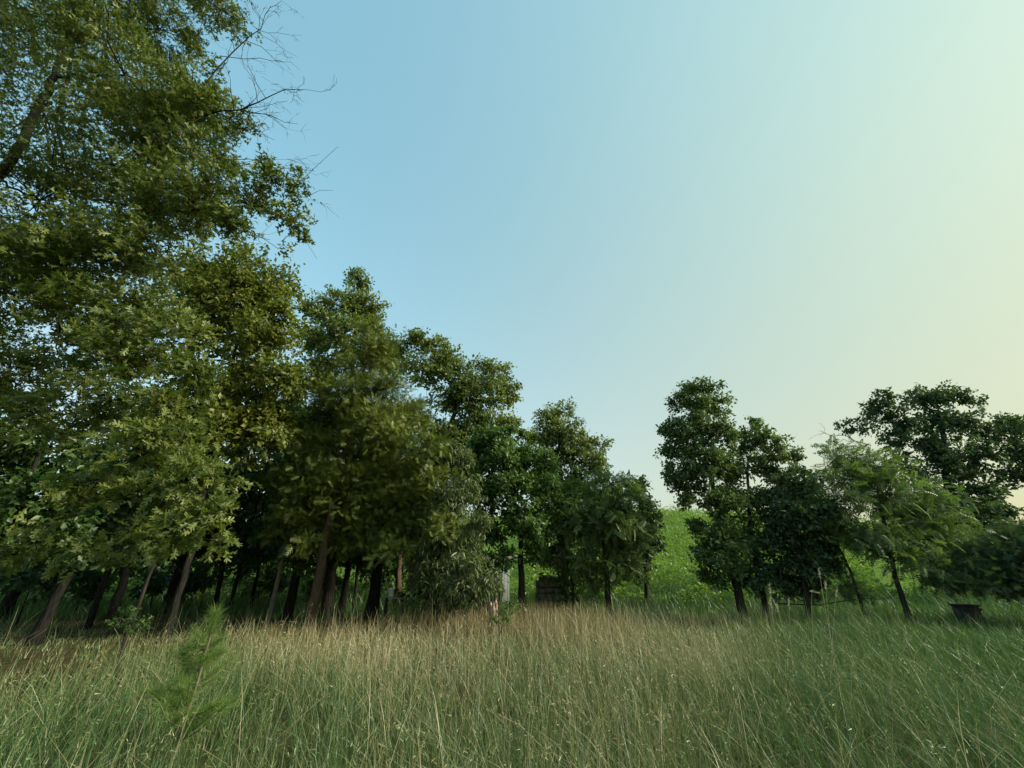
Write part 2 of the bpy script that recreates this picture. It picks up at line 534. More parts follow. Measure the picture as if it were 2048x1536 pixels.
        P, D, N, S, T = P[rest], D[rest], N[rest], S[rest], T[rest]
    put_leaves(cm, STYLE[style][0], P, D, N, S, T, 0)
    cr = cm.build('crown', [M[leaf], M[bark]], root, root_loc)
    tag(cr, kind='stuff')
    return root, pts, rad, root_loc, rng, trunk_ob


def bare_branch(root, root_loc, pix, Y, r0, mat, seed, name='dead_branch', levels=3, nside=7):
    """A leafless branch along pixel points, with forking twigs."""
    rng = np.random.default_rng(seed)
    P = np.array([at(x, y, Y + dy) for x, y, dy in pix])
    mb = MB()
    def go(p, r, lev):
        n = len(p)
        v, f = tube(p, np.linspace(r, r * 0.3, n), 5 if lev == levels else 4); mb.add(v, f)
        if lev == 0: return
        L = np.linalg.norm(np.diff(p, axis=0), axis=1).sum()
        k = nside if lev == levels else rng.integers(2, 5)
        for j in range(k):
            u = rng.uniform(0.15, 0.98)
            i = min(int(u * (n - 1)), n - 2); w = u * (n - 1) - i
            b = p[i] * (1 - w) + p[i + 1] * w
            d0 = unit(p[i + 1] - p[i])
            d = unit(d0 + 0.65 * rng.normal(size=3))
            l = L * rng.uniform(0.18, 0.45) * (1.1 - 0.4 * u)
            q = curve(b, b + d * l, rng.normal(size=3) * 0.10 * l, 5, rng, 0.03 * l)
            go(q, max(r * 0.5 * (1 - 0.4 * u), 0.0034), lev - 1)
    go(P, r0, levels)
    o = mb.build(name, mat, root, root_loc)
    return o


# ------------------------------------------------------------------ ground
xs = np.unique(np.concatenate([np.linspace(-600, -90, 12), np.linspace(-90, 110, 120), np.linspace(110, 600, 12)]))
ys = np.unique(np.concatenate([np.linspace(-60, 0, 10), np.linspace(0, 70, 90), np.linspace(70, 130, 20), np.linspace(130, 900, 14)]))
gx, gy = np.meshgrid(xs, ys)
gv = np.stack([gx, gy, gz(gx, gy)], -1).reshape(-1, 3)
ii = np.arange(len(ys) - 1)[:, None] * len(xs); jj = np.arange(len(xs) - 1)[None, :]
gf = np.stack([ii + jj, ii + jj + 1, ii + jj + 1 + len(xs), ii + jj + len(xs)], -1).reshape(-1, 4)
gm = MB(); gm.add(gv, gf, 0, smooth(15, 19, gv[:, 1]))
tag(gm.build('ground', M['soil'], smoothf=True), kind='structure')


# ------------------------------------------------------------------ meadow grass
def blades(mb, x, y, h, w, lean, tint, rng, arch=0.5, leandir=None, prof=(1.0, 0.9, 0.6)):
    n = len(x)
    a = rng.uniform(0, 2 * np.pi, n) if leandir is None else leandir
    ld = np.stack([np.cos(a), np.sin(a), np.zeros(n)], 1)
    fa = rng.uniform(0, 2 * np.pi, n)
    wd = np.stack([np.cos(fa), np.sin(fa), np.zeros(n)], 1)
    z0 = gz(x, y) - 0.02
    base = np.stack([x, y, z0], 1)
    rows = []
    for u in (0.0, 0.4, 0.75, 1.0):
        off = ld * (lean * h * (u * (1 - arch) + arch * u * u))[:, None]
        zz = h * (u - 0.35 * arch * lean * u * u)
        p = base + off; p[:, 2] += zz
        rows.append(p)
    W = (w * 0.5)[:, None] * wd
    v = np.stack([rows[0] - W * prof[0], rows[0] + W * prof[0], rows[1] - W * prof[1], rows[1] + W * prof[1], rows[2] - W * prof[2], rows[2] + W * prof[2], rows[3]], 1)
    q = np.array([(0, 1, 3), (0, 3, 2), (2, 3, 5), (2, 5, 4), (4, 5, 6)])
    f = (np.arange(n)[:, None, None] * 7 + q[None]).reshape(-1, 3)
    mb.add(v.reshape(-1, 3), f, 0, np.repeat(np.clip(tint, 0, 1), 7))


def dryness(x, y):
    """0 fresh green ... 1 straw: straw in the middle and along the trees, green at left front and right."""
    r = np.hypot(x, y); az = np.degrees(np.arctan2(x, y))
    mid = smooth(-34, -12, az + 0.9 * np.clip(r - 6, 0, 6)) * (1 - smooth(10, 30, az - 0.8 * np.clip(r - 5, 0, 5)))
    base = 0.12 + (0.08 + 0.24 * smooth(3.0, 7.0, r)) * mid + 0.32 * smooth(6, 11, r) * (1 - smooth(20, 36, az))
    return base + 0.13 * noise2(x * 0.9, y * 0.9, 0.4) + 0.09 * noise2(x * 2.7, y * 2.7, 1.9)


def wood_floor(x, y):
    """1 under the trees of the left wood, where little grass grows."""
    edge = 13.2 + np.clip(x + 2.5, -8, 0) * 1.25 + 0.5 * np.sin(x * 1.9) + 0.3 * np.sin(x * 4.3)
    return smooth(-0.5, 0.9, y - edge) * smooth(0.5, -1.5, x)


rg = np.random.default_rng(5)
def polar(n, r0, r1, a0, a1, p=1.0):
    r = (r0 ** p + rg.random(n) * (r1 ** p - r0 ** p)) ** (1 / p)
    a = np.radians(rg.uniform(a0, a1, n))
    x_, y_ = r * np.sin(a), r * np.cos(a)
    k_ = y_ < 15.2 + 0.6 * np.sin(x_ * 1.7)
    return x_[k_], y_[k_]

def tufts(n, per, r0, r1, a0, a1, p, spread):
    cx, cy_ = polar(n, r0, r1, a0, a1, p); n = len(cx)
    rr = np.hypot(cx, cy_)
    keep = rg.random(n) < (0.78 + 0.35 * noise2(cx * 1.5, cy_ * 1.5, 3.0)) * (1 - 0.45 * wood_floor(cx, cy_))
    cx, cy_ = cx[keep], cy_[keep]; n = len(cx)
    idx = np.repeat(np.arange(n), per)
    th = rg.uniform(0, 2 * np.pi, n * per)
    ro = spread * np.abs(rg.normal(size=n * per)) * (0.7 + 0.06 * np.hypot(cx, cy_))[idx]
    return cx[idx] + ro * np.cos(th), cy_[idx] + ro * np.sin(th), th, idx, n


mb = MB()
x, y, th, idx, nt_ = tufts(12500, 11, 1.3, 24.0, -68, 68, 1.05, 0.06)
n = len(x); r = np.hypot(x, y); az = np.degrees(np.arctan2(x, y))
mow = smooth(38, 50, az) * smooth(7, 10, r)
th_ = rg.uniform(0.6, 1.3, nt_)[idx]
h = (0.22 + 0.40 * rg.random(n)) * th_ * (1 + 0.30 * noise2(x * 1.1, y * 1.1, 0.9)) * (1 - 0.35 * mow) * (1 - 0.6 * wood_floor(x, y))
tt_ = (0.13 * rg.normal(size=nt_))[idx]
wind = 2.6 + 0.7 * noise2(x * 0.5, y * 0.5, 5.0)
ld = np.where(rg.random(n) < 0.8, th + 0.7 * rg.normal(size=n), wind + 0.6 * rg.normal(size=n))
blades(mb, x, y, h, 0.0030 + 0.0005 * r, 0.2 + 1.0 * rg.random(n), dryness(x, y) - 0.18 + 0.2 * wood_floor(x, y) + tt_ + 0.15 * rg.normal(size=n), rg, 0.9, ld)
x, y = polar(24000, 11.0, 26.0, 26, 64, 2.0); n = len(x)
blades(mb, x, y, 0.25 + 0.3 * rg.random(n), np.full(n, 0.018), 0.2 + 0.8 * rg.random(n), 0.16 + 0.1 * noise2(x * 0.7, y * 0.7, 2.0) + 0.12 * rg.normal(size=n), rg, 0.8)
tag(mb.build('meadow_grass', M['grass']), 'knee high green and tan meadow grass filling the foreground', 'grass', kind='stuff')

mb = MB()
n = 60000
x, y = polar(n, 1.3, 22, -68, 66, 1.0); n = len(x)
r = np.hypot(x, y); az = np.degrees(np.arctan2(x, y))
k = rg.random(n) < (0.62 + 0.5 * noise2(x * 0.8, y * 0.8, 0.4)) * (1 - 0.7 * smooth(36, 50, az) * smooth(7, 10, r)) * (1 - 0.93 * wood_floor(x, y))
x, y, r = x[k], y[k], r[k]; n = len(x)
h = (0.42 + 0.50 * rg.random(n)) * (1 + 0.18 * noise2(x * 1.1, y * 1.1, 0.9))
lean = 0.05 + 1.0 * rg.random(n) ** 2.0
h = h * np.where(rg.random(n) < 0.03, 1.3, 1.0)
ld = rg.uniform(0, 6.28, n)
tn = dryness(x, y) + 0.17 + 0.17 * rg.normal(size=n)
blades(mb, x, y, h, 0.0018 + 0.00038 * r, lean, tn, rg, 0.85, ld, (1.0, 0.9, 0.8))
# long arching pale culms
m_ = 700
xa, ya = polar(m_, 1.8, 8.0, -60, 58, 1.0); m_ = len(xa)
blades(mb, xa, ya, rg.uniform(0.7, 1.15, m_), np.full(m_, 0.0035), rg.uniform(0.1, 1.25, m_), rg.uniform(0.7, 1.0, m_), rg, 0.9, None, (1.0, 0.95, 1.0))
# small open seed heads on the nearer stems
pick = np.where((r < 9) & (rg.random(n) < 0.6))[0]
per = 6
q = np.repeat(pick, per); u = rg.uniform(0.78, 1.0, len(q)); ar = 0.85
P = np.stack([x[q] + np.cos(ld[q]) * lean[q] * h[q] * (u * (1 - ar) + ar * u * u), y[q] + np.sin(ld[q]) * lean[q] * h[q] * (u * (1 - ar) + ar * u * u),
              gz(x[q], y[q]) - 0.02 + h[q] * (u - 0.35 * ar * lean[q] * u * u)], 1)
D = rg.normal(size=(len(q), 3)) * 0.8 + np.stack([np.cos(ld[q]) * lean[q], np.sin(ld[q]) * lean[q], 0.8 - 0.5 * lean[q]], 1)
D = unit(D); X = unit(np.cross(D, rg.normal(size=(len(q), 3)))) * (0.0016 + 0.0003 * r[q])[:, None]
tip = P + D * rg.uniform(0.02, 0.055, len(q))[:, None]
mb.add(np.stack([P - X, P + X, tip], 1).reshape(-1, 3), np.arange(3 * len(q)).reshape(-1, 3), 0, np.repeat(np.clip(tn[q] + 0.1, 0, 1), 3))
tag(mb.build('dry_grass', M['grass']), 'thin straw coloured flowering stems standing above the meadow', 'grass', kind='stuff')

# rusty brown grass along the edge of the wood
M['rust'] = leaf_mat('rusty grass blade', (0.105, 0.088, 0.036), (0.310, 0.245, 0.120), trans=0.25, tr_gain=(1.2, 1.1, 0.8))
mb = MB()
n = 11000
x = rg.uniform(-9.5, 3.4, n); y = 10.2 + 3.2 * rg.random(n) + np.clip(x + 3, -8, 0) * 0.55
k = rg.random(n) < (0.5 + 0.5 * noise2(x * 1.1, y * 1.3, 4.0) + 0.35 * smooth(10.5, 12.5, y)) * (1 - smooth(1.0, 3.4, x)) * smooth(-8.5, -5.0, x)
x, y = x[k], y[k]; n = len(x)
h = (0.42 + 0.48 * rg.random(n)) * (1 + 0.2 * noise2(x * 1.4, y * 1.4, 0.5)) * (1 - 0.35 * wood_floor(x, y))
blades(mb, x, y, h, 0.004 + 0.0035 * rg.random(n), 0.05 + 0.8 * rg.random(n) ** 1.6, 0.4 + 0.22 * rg.normal(size=n), rg, 0.85, None, (1.0, 0.9, 1.2))
tag(mb.build('rusty_grass', M['rust']), 'rusty brown dry grass belt along the edge of the left wood', 'grass', kind='stuff')

# rank green weeds at the foot of the bank behind the trees
mb = MB()
n = 16000
x = rg.uniform(-26, 34, n); y = rg.uniform(15.5, 22.5, n)
h = (0.35 + 0.5 * rg.random(n)) * (1 + 0.25 * noise2(x * 0.8, y * 0.8, 2.2))
blades(mb, x, y, h, np.full(n, 0.022), 0.2 + 0.5 * rg.random(n), 0.05 + 0.12 * rg.normal(size=n) + 0.12 * noise2(x * 0.5, y * 0.5, 1.0), rg, 0.6)
tag(mb.build('tall_weeds', M['grass']), 'rank green weeds along the foot of the hillside', 'grass', kind='stuff')

# leafy cover of the hillside
n = 120000
y = 20 + 38 * rg.random(n) ** 1.25
x = np.where(rg.random(n) < 0.55, rg.uniform(-0.05, 0.8, n), rg.uniform(-1.6, 1.7, n)) * (y * 0.95) + 2
z = gz(x, y)
cl = noise2(x * 1.3, y * 1.3, 0.7) + 0.5 * noise2(x * 3.1, y * 3.1, 2.7)
k = rg.random(n) < 0.72 + 0.35 * cl
x, y, z, cl = x[k], y[k], z[k], cl[k]; n = len(x)
tall = np.clip(noise2(x * 0.55, y * 0.45, 3.3) + 0.15, 0, 1)
P = np.stack([x, y, z + (0.10 + 0.45 * np.clip(cl + 0.5, 0, 1.5) + 0.9 * tall) * rg.random(n) ** 0.6 + 0.05], 1)
D = rg.normal(size=(n, 3)) * np.array([1, 1, 0.5]) + np.array([0, -0.35, 0.15])
N = np.array([0, -0.25, 0.8]) + 0.5 * rg.normal(size=(n, 3))
mb = MB()
put_leaves(mb, 'broad', P, D, N, (0.11 + 0.13 * rg.random(n)) * (0.8 + 0.008 * y), np.clip(0.45 + 0.22 * cl + 0.2 * rg.normal(size=n), 0, 1))
tag(mb.build('hillside_weeds', M['hill']), 'bright green leafy weeds covering the bank behind the trees', 'ground cover', kind='stuff')

# ------------------------------------------------------------------ trees, left
oak_lobes = [
    (50, 60, 120, 0.8), (190, 50, 110, 0.4), (320, 60, 70, 0.2), (440, 20, 45, -0.2), (410, -40, 60, -0.2), (250, 150, 100, 0), (385, 175, 75, -.3),
    (90, 230, 130, 0.9), (330, 260, 95, 0), (430, 225, 48, -.4), (415, 300, 45, -.4), (230, 330, 110, 0.3), (80, 400, 125, 0.5),
    (330, 400, 85, 0), (400, 420, 60, -.3), (440, 355, 34, -.5), (550, 365, 36, -.7), (612, 375, 24, -.7), (588, 440, 34, -.7), (500, 400, 34, -.6), (470, 440, 44, -.5),
    (540, 330, 18, -.7), (566, 490, 14, -.7),
    (40, 540, 120, 0.3), (190, 520, 115, 0), (310, 520, 70, -.3), (280, 620, 72, -.4), (120, 660, 110, 0), (20, 760, 85, -.2), (240, 720, 80, -.5),
    (345, 660, 60, -.5), (380, 745, 50, -.7), (330, 820, 52, -.8), (220, 800, 65, -.6), (120, 830, 75, -.3), (285, 900, 64, -.9), (360, 880, 48, -1),
    (200, 960, 42, -1), (290, 985, 54, -1.1), (370, 960, 48, -1.1), (420, 1030, 38, -1.2), (360, 1060, 40, -1.2), (290, 1060, 26, -1.2), (440, 950, 36, -.9),
    (135, 1000, 20, -1.2), (185, 1090, 16, -1.2), (70, 1085, 24, -1.2), (15, 1100, 24, -1.2), (100, 1050, 18, -1.2), (330, 1096, 22, -1.1), (240, 1088, 22, -1), (440, 1078, 26, -1), (150, 1112, 16, -1), (40, 1120, 18, -1),
    (-120, 100, 150, 0.5), (-160, 350, 150, 0.5), (-150, 600, 130, 0.2), (-150, 830, 110, 0), (120, -90, 130, 0.5), (280, -80, 110, 0.3), (-60, -90, 140, .8)]
oak, opts, orad, oloc, orng, _ = grow_tree('oak_tree', 'big near oak at the left edge with lobed olive leaves and bare dead twigs', 6.0,
    [(-640, 1330), (-420, 900), (-200, 560), (20, 330), (110, 150), (150, 0), (190, -120)], 0.15, oak_lobes, 'oak', 'oak', lai=1.72, seed=11, leaf_parts=300, top=0.1, limb_max=0.045)
for k, pix in enumerate([
    [(395, 190, 0), (432, 140, -.1), (465, 105, -.1), (500, 72, -.2), (522, 58, -.2), (530, 30, -.2), (542, 12, -.3)],
    [(380, 240, 0), (440, 222, -.1), (480, 220, -.2), (515, 205, -.2), (545, 190, -.3), (572, 178, -.3), (606, 180, -.3)],
    [(440, 112, -.1), (490, 118, -.1), (520, 116, -.2), (545, 122, -.2), (560, 120, -.2)],
    [(480, 221, -.2), (500, 232, -.2), (515, 255, -.2), (530, 272, -.3), (550, 280, -.3)],
    [(480, 221, 0), (540, 230, -.2), (570, 245, -.3), (597, 248, -.3)],
    [(400, 310, 0), (450, 320, -.1), (500, 318, -.3), (545, 335, -.4), (600, 338, -.4), (630, 342, -.5)],
    [(400, 355, 0), (470, 330, -.2), (520, 318, -.4)],
    [(370, 20, 0), (395, -5, 0), (420, -30, -.1)],
    [(395, 95, 0), (400, 60, 0), (410, 20, 0), (415, -20, 0)],
    [(430, 250, 0), (455, 275, -.1), (480, 295, -.1)]]):
    bare_branch(oak, oloc, pix, 5.6, 0.019 if k < 2 else 0.009, M['bark'], 40 + k, nside=13 if k < 2 else 7, levels=3 if k < 2 else 2)
# leafy branch that reaches out to the right
for pix, r in (([(200, 400, 0.2), (330, 425, -.2), (420, 416, -.5), (500, 412, -.6), (560, 408, -.7), (600, 400, -.7)], 0.028),
               ([(400, 420, -.4), (440, 440, -.5), (500, 470, -.6), (540, 480, -.7)], 0.014),
               ([(150, 60, 0.2), (135, 160, 0.2), (112, 240, 0.2), (128, 320, 0.2), (150, 380, 0.1)], 0.05),
               ([(110, 1040, -1.2), (150, 1030, -1.2), (175, 1000, -1.2), (215, 960, -1.1)], 0.008)):
    bare_branch(oak, oloc, pix, 6.0, r, M['bark'], 77, name='limb', levels=1, nside=4)

grow_tree('oak_tree', 'yellowish oak behind the near oak, left of the pointed cedar', 11.0,
    [(356, 1200), (384, 1100), (415, 950), (460, 760), (490, 600)], 0.085,
    [(480, 600, 85), (545, 570, 48), (560, 640, 42), (420, 640, 80), (530, 690, 62), (440, 720, 85), (510, 790, 80), (400, 800, 70), (560, 760, 48), (480, 870, 70), (390, 560, 60), (450, 540, 50), (330, 900, 60), (550, 850, 50)],
    'broad', 'oak2', bark='bark_shade', lai=2.0, seed=12, size=0.95)
grow_tree('broadleaf_tree', 'tall broadleaf whose leafy top rises behind the cedar', 17.0,
    [(655, 1205), (680, 1000), (700, 800), (716, 600)], 0.20,
    [(718, 560, 26), (700, 610, 38), (735, 620, 34), (655, 625, 34), (630, 680, 34), (690, 680, 55), (755, 690, 44), (640, 740, 40), (790, 720, 36), (620, 620, 18), (610, 760, 40), (590, 850, 50), (600, 930, 45)],
    'broad', 'mid', lai=2.2, seed=13)
grow_tree('cedar_tree', 'pointed olive brown cedar with bare leaning trunk at the wood edge', 12.5,
    [(630, 1212), (645, 1110), (672, 980), (700, 850), (728, 740), (742, 660)], 0.155,
    [(744, 655, 18), (735, 690, 30), (760, 720, 34), (710, 735, 38), (780, 770, 42), (690, 790, 45), (740, 790, 50), (820, 830, 45), (650, 800, 34), (660, 850, 46), (770, 850, 60), (850, 890, 40), (810, 910, 60),
     (640, 900, 48), (720, 900, 50), (870, 960, 36), (790, 970, 65), (630, 960, 50), (580, 960, 40), (700, 980, 60), (840, 1010, 52), (760, 1040, 60), (590, 1020, 42), (650, 1040, 52), (880, 1050, 34), (820, 1070, 42), (720, 1070, 44), (560, 1060, 28), (690, 1095, 24), (790, 1100, 28), (610, 1085, 24)],
    'cedar', 'cedar', bark='barkc', lai=1.85, seed=14, sides=14, top=0.22, lobe_jit=0.8)
grow_tree('broadleaf_tree', 'twin topped broadleaf right of the cedar with short bare twigs on top', 17.0,
    [(860, 1200), (880, 1000), (900, 850), (930, 760)], 0.18,
    [(835, 685, 30), (870, 700, 30), (900, 720, 34), (850, 740, 40), (940, 750, 40), (985, 745, 36), (1010, 780, 30), (960, 800, 48), (900, 790, 45), (1015, 840, 26), (930, 860, 50), (880, 860, 40), (985, 860, 34), (860, 920, 45), (1040, 870, 16), (1000, 900, 34), (930, 930, 40)],
    'broad', 'mid', lai=1.9, seed=15)
grow_tree('broadleaf_tree', 'loose airy crown standing last in the left tree line, against the sky', 20.0,
    [(1130, 1195), (1130, 1050), (1120, 930), (1115, 850)], 0.15,
    [(1095, 830, 26), (1125, 825, 24), (1145, 860, 28), (1085, 875, 28), (1120, 890, 36), (1150, 920, 34), (1195, 890, 22), (1185, 915, 24), (1100, 935, 34), (1160, 960, 34), (1200, 950, 20), (1130, 985, 40), (1060, 910, 20), (1160, 1010, 44), (1110, 1030, 40), (1190, 1000, 30), (1070, 970, 30), (1220, 990, 24), (1070, 880, 24), (1105, 860, 30), (1160, 890, 28), (1190, 930, 28)],
    'small', 'mid', lai=1.7, seed=16, size=1.15)
grow_tree('broadleaf_tree', 'dense dark green tree with slim black trunk beside the stone ruin', 14.5,
    [(1045, 1210), (1043, 1140), (1040, 1050), (1010, 930)], 0.12,
    [(990, 870, 40), (950, 920, 40), (1010, 920, 44), (1050, 940, 38), (960, 980, 48), (1030, 985, 48), (1085, 970, 34), (1110, 1010, 36), (1000, 1050, 44), (1065, 1050, 46), (1120, 1070, 34), (1145, 1030, 26), (960, 1060, 36), (1000, 1110, 34), (1075, 1105, 26), (1115, 1115, 26), (940, 1120, 26), (1060, 900, 26), (1090, 930, 30), (1130, 990, 30), (930, 960, 34), (970, 900, 36)],
    'small', 'green', lai=2.3, seed=17, size=1.1)
grow_tree('olive_tree', 'silvery drooping narrow leaved small tree in front of the shed', 12.6,
    [(870, 1215), (880, 1130), (890, 1020), (895, 930)], 0.09,
    [(895, 900, 26), (925, 920, 28), (930, 970, 32), (900, 990, 36), (960, 1050, 22), (900, 1050, 44), (860, 1060, 38), (930, 1095, 38), (870, 1115, 46), (915, 1145, 46), (840, 1130, 30), (960, 1165, 26), (890, 1180, 42), (930, 1190, 30), (985, 1175, 14)],
    'silver', 'silver', lai=2.1, seed=18)
grow_tree('walnut_tree', 'bright green feathery compound leaved tree right of the stone ruin', 14.5,
    [(1215, 1208), (1212, 1130), (1205, 1050), (1200, 990)], 0.11,
    [(1225, 965, 24), (1200, 985, 30), (1245, 990, 26), (1180, 1020, 30), (1235, 1030, 36), (1265, 1050, 26), (1200, 1060, 38), (1160, 1075, 28), (1255, 1090, 32), (1215, 1110, 38), (1170, 1120, 30), (1250, 1125, 20), (1215, 1150, 26), (1185, 1160, 24), (1155, 1040, 26), (1260, 1010, 24), (1210, 1020, 34)],
    'pinn', 'pinn', lai=2.0, seed=19)
grow_tree('broadleaf_tree', 'dark blue green tree at the right end of the left tree line', 18.0,
    [(1292, 1200), (1290, 1120), (1287, 1040), (1282, 975)], 0.10,
    [(1283, 965, 12), (1275, 985, 18), (1292, 1010, 18), (1308, 1030, 12), (1278, 1040, 26), (1310, 1055, 12), (1290, 1070, 24), (1270, 1100, 24), (1298, 1100, 14), (1262, 1135, 20), (1255, 1060, 24), (1245, 1105, 22), (1290, 1125, 20), (1275, 1155, 18), (1312, 1085, 12)],
    'broad', 'dark', lai=2.6, seed=20)
vine_root, *_ = grow_tree('vine_tree', 'grey green small tree draped over the stone ruin', 15.0,
    [(1150, 1210), (1145, 1160), (1125, 1110), (1105, 1080)], 0.05,
    [(1080, 1075, 24), (1110, 1085, 28), (1125, 1115, 24), (1140, 1150, 16), (1065, 1100, 16), (1100, 1115, 18)],
    'silver', 'silver', lai=1.5, seed=21, size=0.9)
# trunks of the shaded wood at the left
WOOD = [
    ((105, 1195), (165, 1095), 11.0, 0.17, 'stout dark leaning trunk, leftmost in the shaded wood under the oak'),
    ((200, 1190), (236, 1090), 14.0, 0.13, 'left one of the pair of dark trunks close together behind the sapling'),
    ((240, 1188), (274, 1085), 15.5, 0.19, 'right and thicker one of the pair of dark trunks behind the sapling'),
    ((342, 1185), (374, 1090), 17.0, 0.20, 'broad flared dark trunk just right of the slender leaning sapling'),
    ((372, 1184), (386, 1100), 20.0, 0.11, 'thin dark trunk tucked against the flared trunk'),
    ((438, 1188), (452, 1095), 17.5, 0.14, 'upright grey trunk midway between the sapling and the cedar'),
    ((468, 1186), (494, 1085), 17.0, 0.11, 'leaning black trunk just right of the upright grey trunk'),
    ((508, 1186), (527, 1090), 19.5, 0.10, 'slim dark trunk left of the pale barked leaning tree'),
    ((546, 1203), (578, 1065), 13.5, 0.09, 'slender tree with pale streaked bark just left of the cedar'),
    ((584, 1192), (612, 1085), 16.0, 0.22, 'thick black trunk directly left of the cedar trunk'),
    ((686, 1198), (704, 1100), 16.5, 0.17, 'flared dark trunk first to the right of the cedar'),
    ((712, 1197), (718, 1100), 18.0, 0.10, 'thin straight trunk next to the flared one right of the cedar'),
    ((748, 1200), (757, 1090), 15.5, 0.28, 'broadest black trunk, left of the white bucket'),
    ((795, 1198), (800, 1100), 18.5, 0.19, 'brown lit trunk behind the white bucket')]
for k, (b, t, Y, rr, lab) in enumerate(WOOD):
    r_ = np.random.default_rng(100 + k)
    dx = (t[0] - b[0]) / (t[1] - b[1])
    lob = []
    lob.append((t[0] + r_.uniform(-40, 40), 1108 + r_.uniform(-8, 12), r_.uniform(24, 36)))
    for yy in (1065, 1020, 950, 860):
        xx = t[0] + dx * (yy - t[1])
        lob += [(xx + r_.uniform(-50, 20), yy + r_.uniform(-25, 25), r_.uniform(38, 58)), (xx + r_.uniform(0, 60), yy + r_.uniform(-30, 30), r_.uniform(30, 48))]
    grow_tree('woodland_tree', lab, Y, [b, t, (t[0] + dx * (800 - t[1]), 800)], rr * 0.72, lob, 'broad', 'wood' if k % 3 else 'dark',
              bark='barkp' if k in (8,) else ('barkc' if k == 13 else 'bark_shade'), lai=1.2, seed=200 + k, group='trees of the shaded wood', size=1.2, limbs=(k % 2 == 0))
DEEP = [((-150, 1190), (-40, 1080), 13.0, 0.20, 'dark tree past the left edge of the shaded wood'),
    ((20, 1190), (90, 1080), 16.0, 0.18, 'dark trunk in the black shade at the left edge'),
    ((60, 1185), (120, 1080), 22.0, 0.2, 'far dim trunk behind the leftmost stout trunk'),
    ((170, 1180), (215, 1080), 25.0, 0.2, 'far dim trunk between the stout trunk and the pair'),
    ((300, 1178), (330, 1080), 24.0, 0.18, 'far dim trunk seen beside the leaning sapling'),
    ((410, 1178), (430, 1080), 25.0, 0.2, 'far dim trunk left of the upright grey trunk'),
    ((540, 1178), (556, 1080), 26.0, 0.2, 'far dim trunk behind the pale barked tree'),
    ((640, 1180), (652, 1080), 24.0, 0.2, 'far dim trunk hidden beside the cedar'),
    ((770, 1180), (776, 1080), 25.0, 0.2, 'far dim trunk above the white bucket'),
    ((850, 1182), (852, 1080), 22.0, 0.2, 'far dim trunk behind the silvery tree')]
for k, (b, t, Y, rr, lab) in enumerate(DEEP):
    r_ = np.random.default_rng(400 + k)
    dx = (t[0] - b[0]) / (t[1] - b[1])
    lob = []
    for yy in (1125, 1075, 1010, 930):
        xx = t[0] + dx * (yy - t[1])
        lob += [(xx + r_.uniform(-70, 10), yy + r_.uniform(-20, 20), r_.uniform(34, 52)), (xx + r_.uniform(0, 70), yy + r_.uniform(-20, 20), r_.uniform(34, 52))]
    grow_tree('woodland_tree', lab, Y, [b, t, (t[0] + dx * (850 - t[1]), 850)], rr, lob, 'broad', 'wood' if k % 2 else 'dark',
              bark='bark_shade', lai=1.0, seed=420 + k, group='trees of the shaded wood', size=1.8, limbs=False)
grow_tree('broadleaf_tree', 'dark fresh green tree filling the left edge below the oak boughs', 9.0,
    [(-60, 1215), (0, 1110), (50, 1000), (80, 900)], 0.10,
    [(20, 920, 60), (95, 900, 50), (150, 955, 45), (40, 1000, 58), (115, 1035, 46), (-20, 1060, 60), (60, 1095, 40), (150, 1090, 34), (-60, 950, 70), (10, 860, 50)],
    'broad', 'wood', bark='bark_shade', lai=1.9, seed=261, size=0.95)
for k, (x_, y_, Y_, w_, lab) in enumerate(((60, 1175, 14.0, 46, 'low dark bush in the deepest shade at the left edge'), (165, 1172, 17.0, 40, 'low dark bush between the stout trunk and the pair'),
        (310, 1170, 18.0, 42, 'low dark bush behind the slender leaning sapling'), (408, 1172, 18.5, 34, 'low dark bush right of the flared trunk'),
        (520, 1168, 20.0, 40, 'low dark bush behind the pale barked slender tree'), (655, 1172, 19.0, 34, 'low dark bush just right of the cedar trunk'), (840, 1175, 15.0, 36, 'low dark bush left of the silvery tree'))):
    r_ = np.random.default_rng(600 + k)
    lob = [(x_ + r_.uniform(-w_, w_), y_ + r_.uniform(-22, 12), r_.uniform(15, 24)) for q in range(6)]
    grow_tree('shrub', lab, Y_, [(x_, 1195), (x_, y_)], 0.03, lob, 'broad', 'dark', bark='bark_shade', lai=1.3, seed=620 + k, cat='bush', group='bushes of the shaded wood', size=1.1, limbs=False, sides=5)
grow_tree('sapling', 'slender leaning sapling stem at the edge of the shade, left', 8.3,
    [(262, 1248), (290, 1175), (322, 1090), (345, 1030)], 0.045, [(345, 1040, 34), (320, 1080, 26), (370, 1075, 26)], 'oak', 'wood', lai=1.3, seed=240, bark='bark', size=0.75)

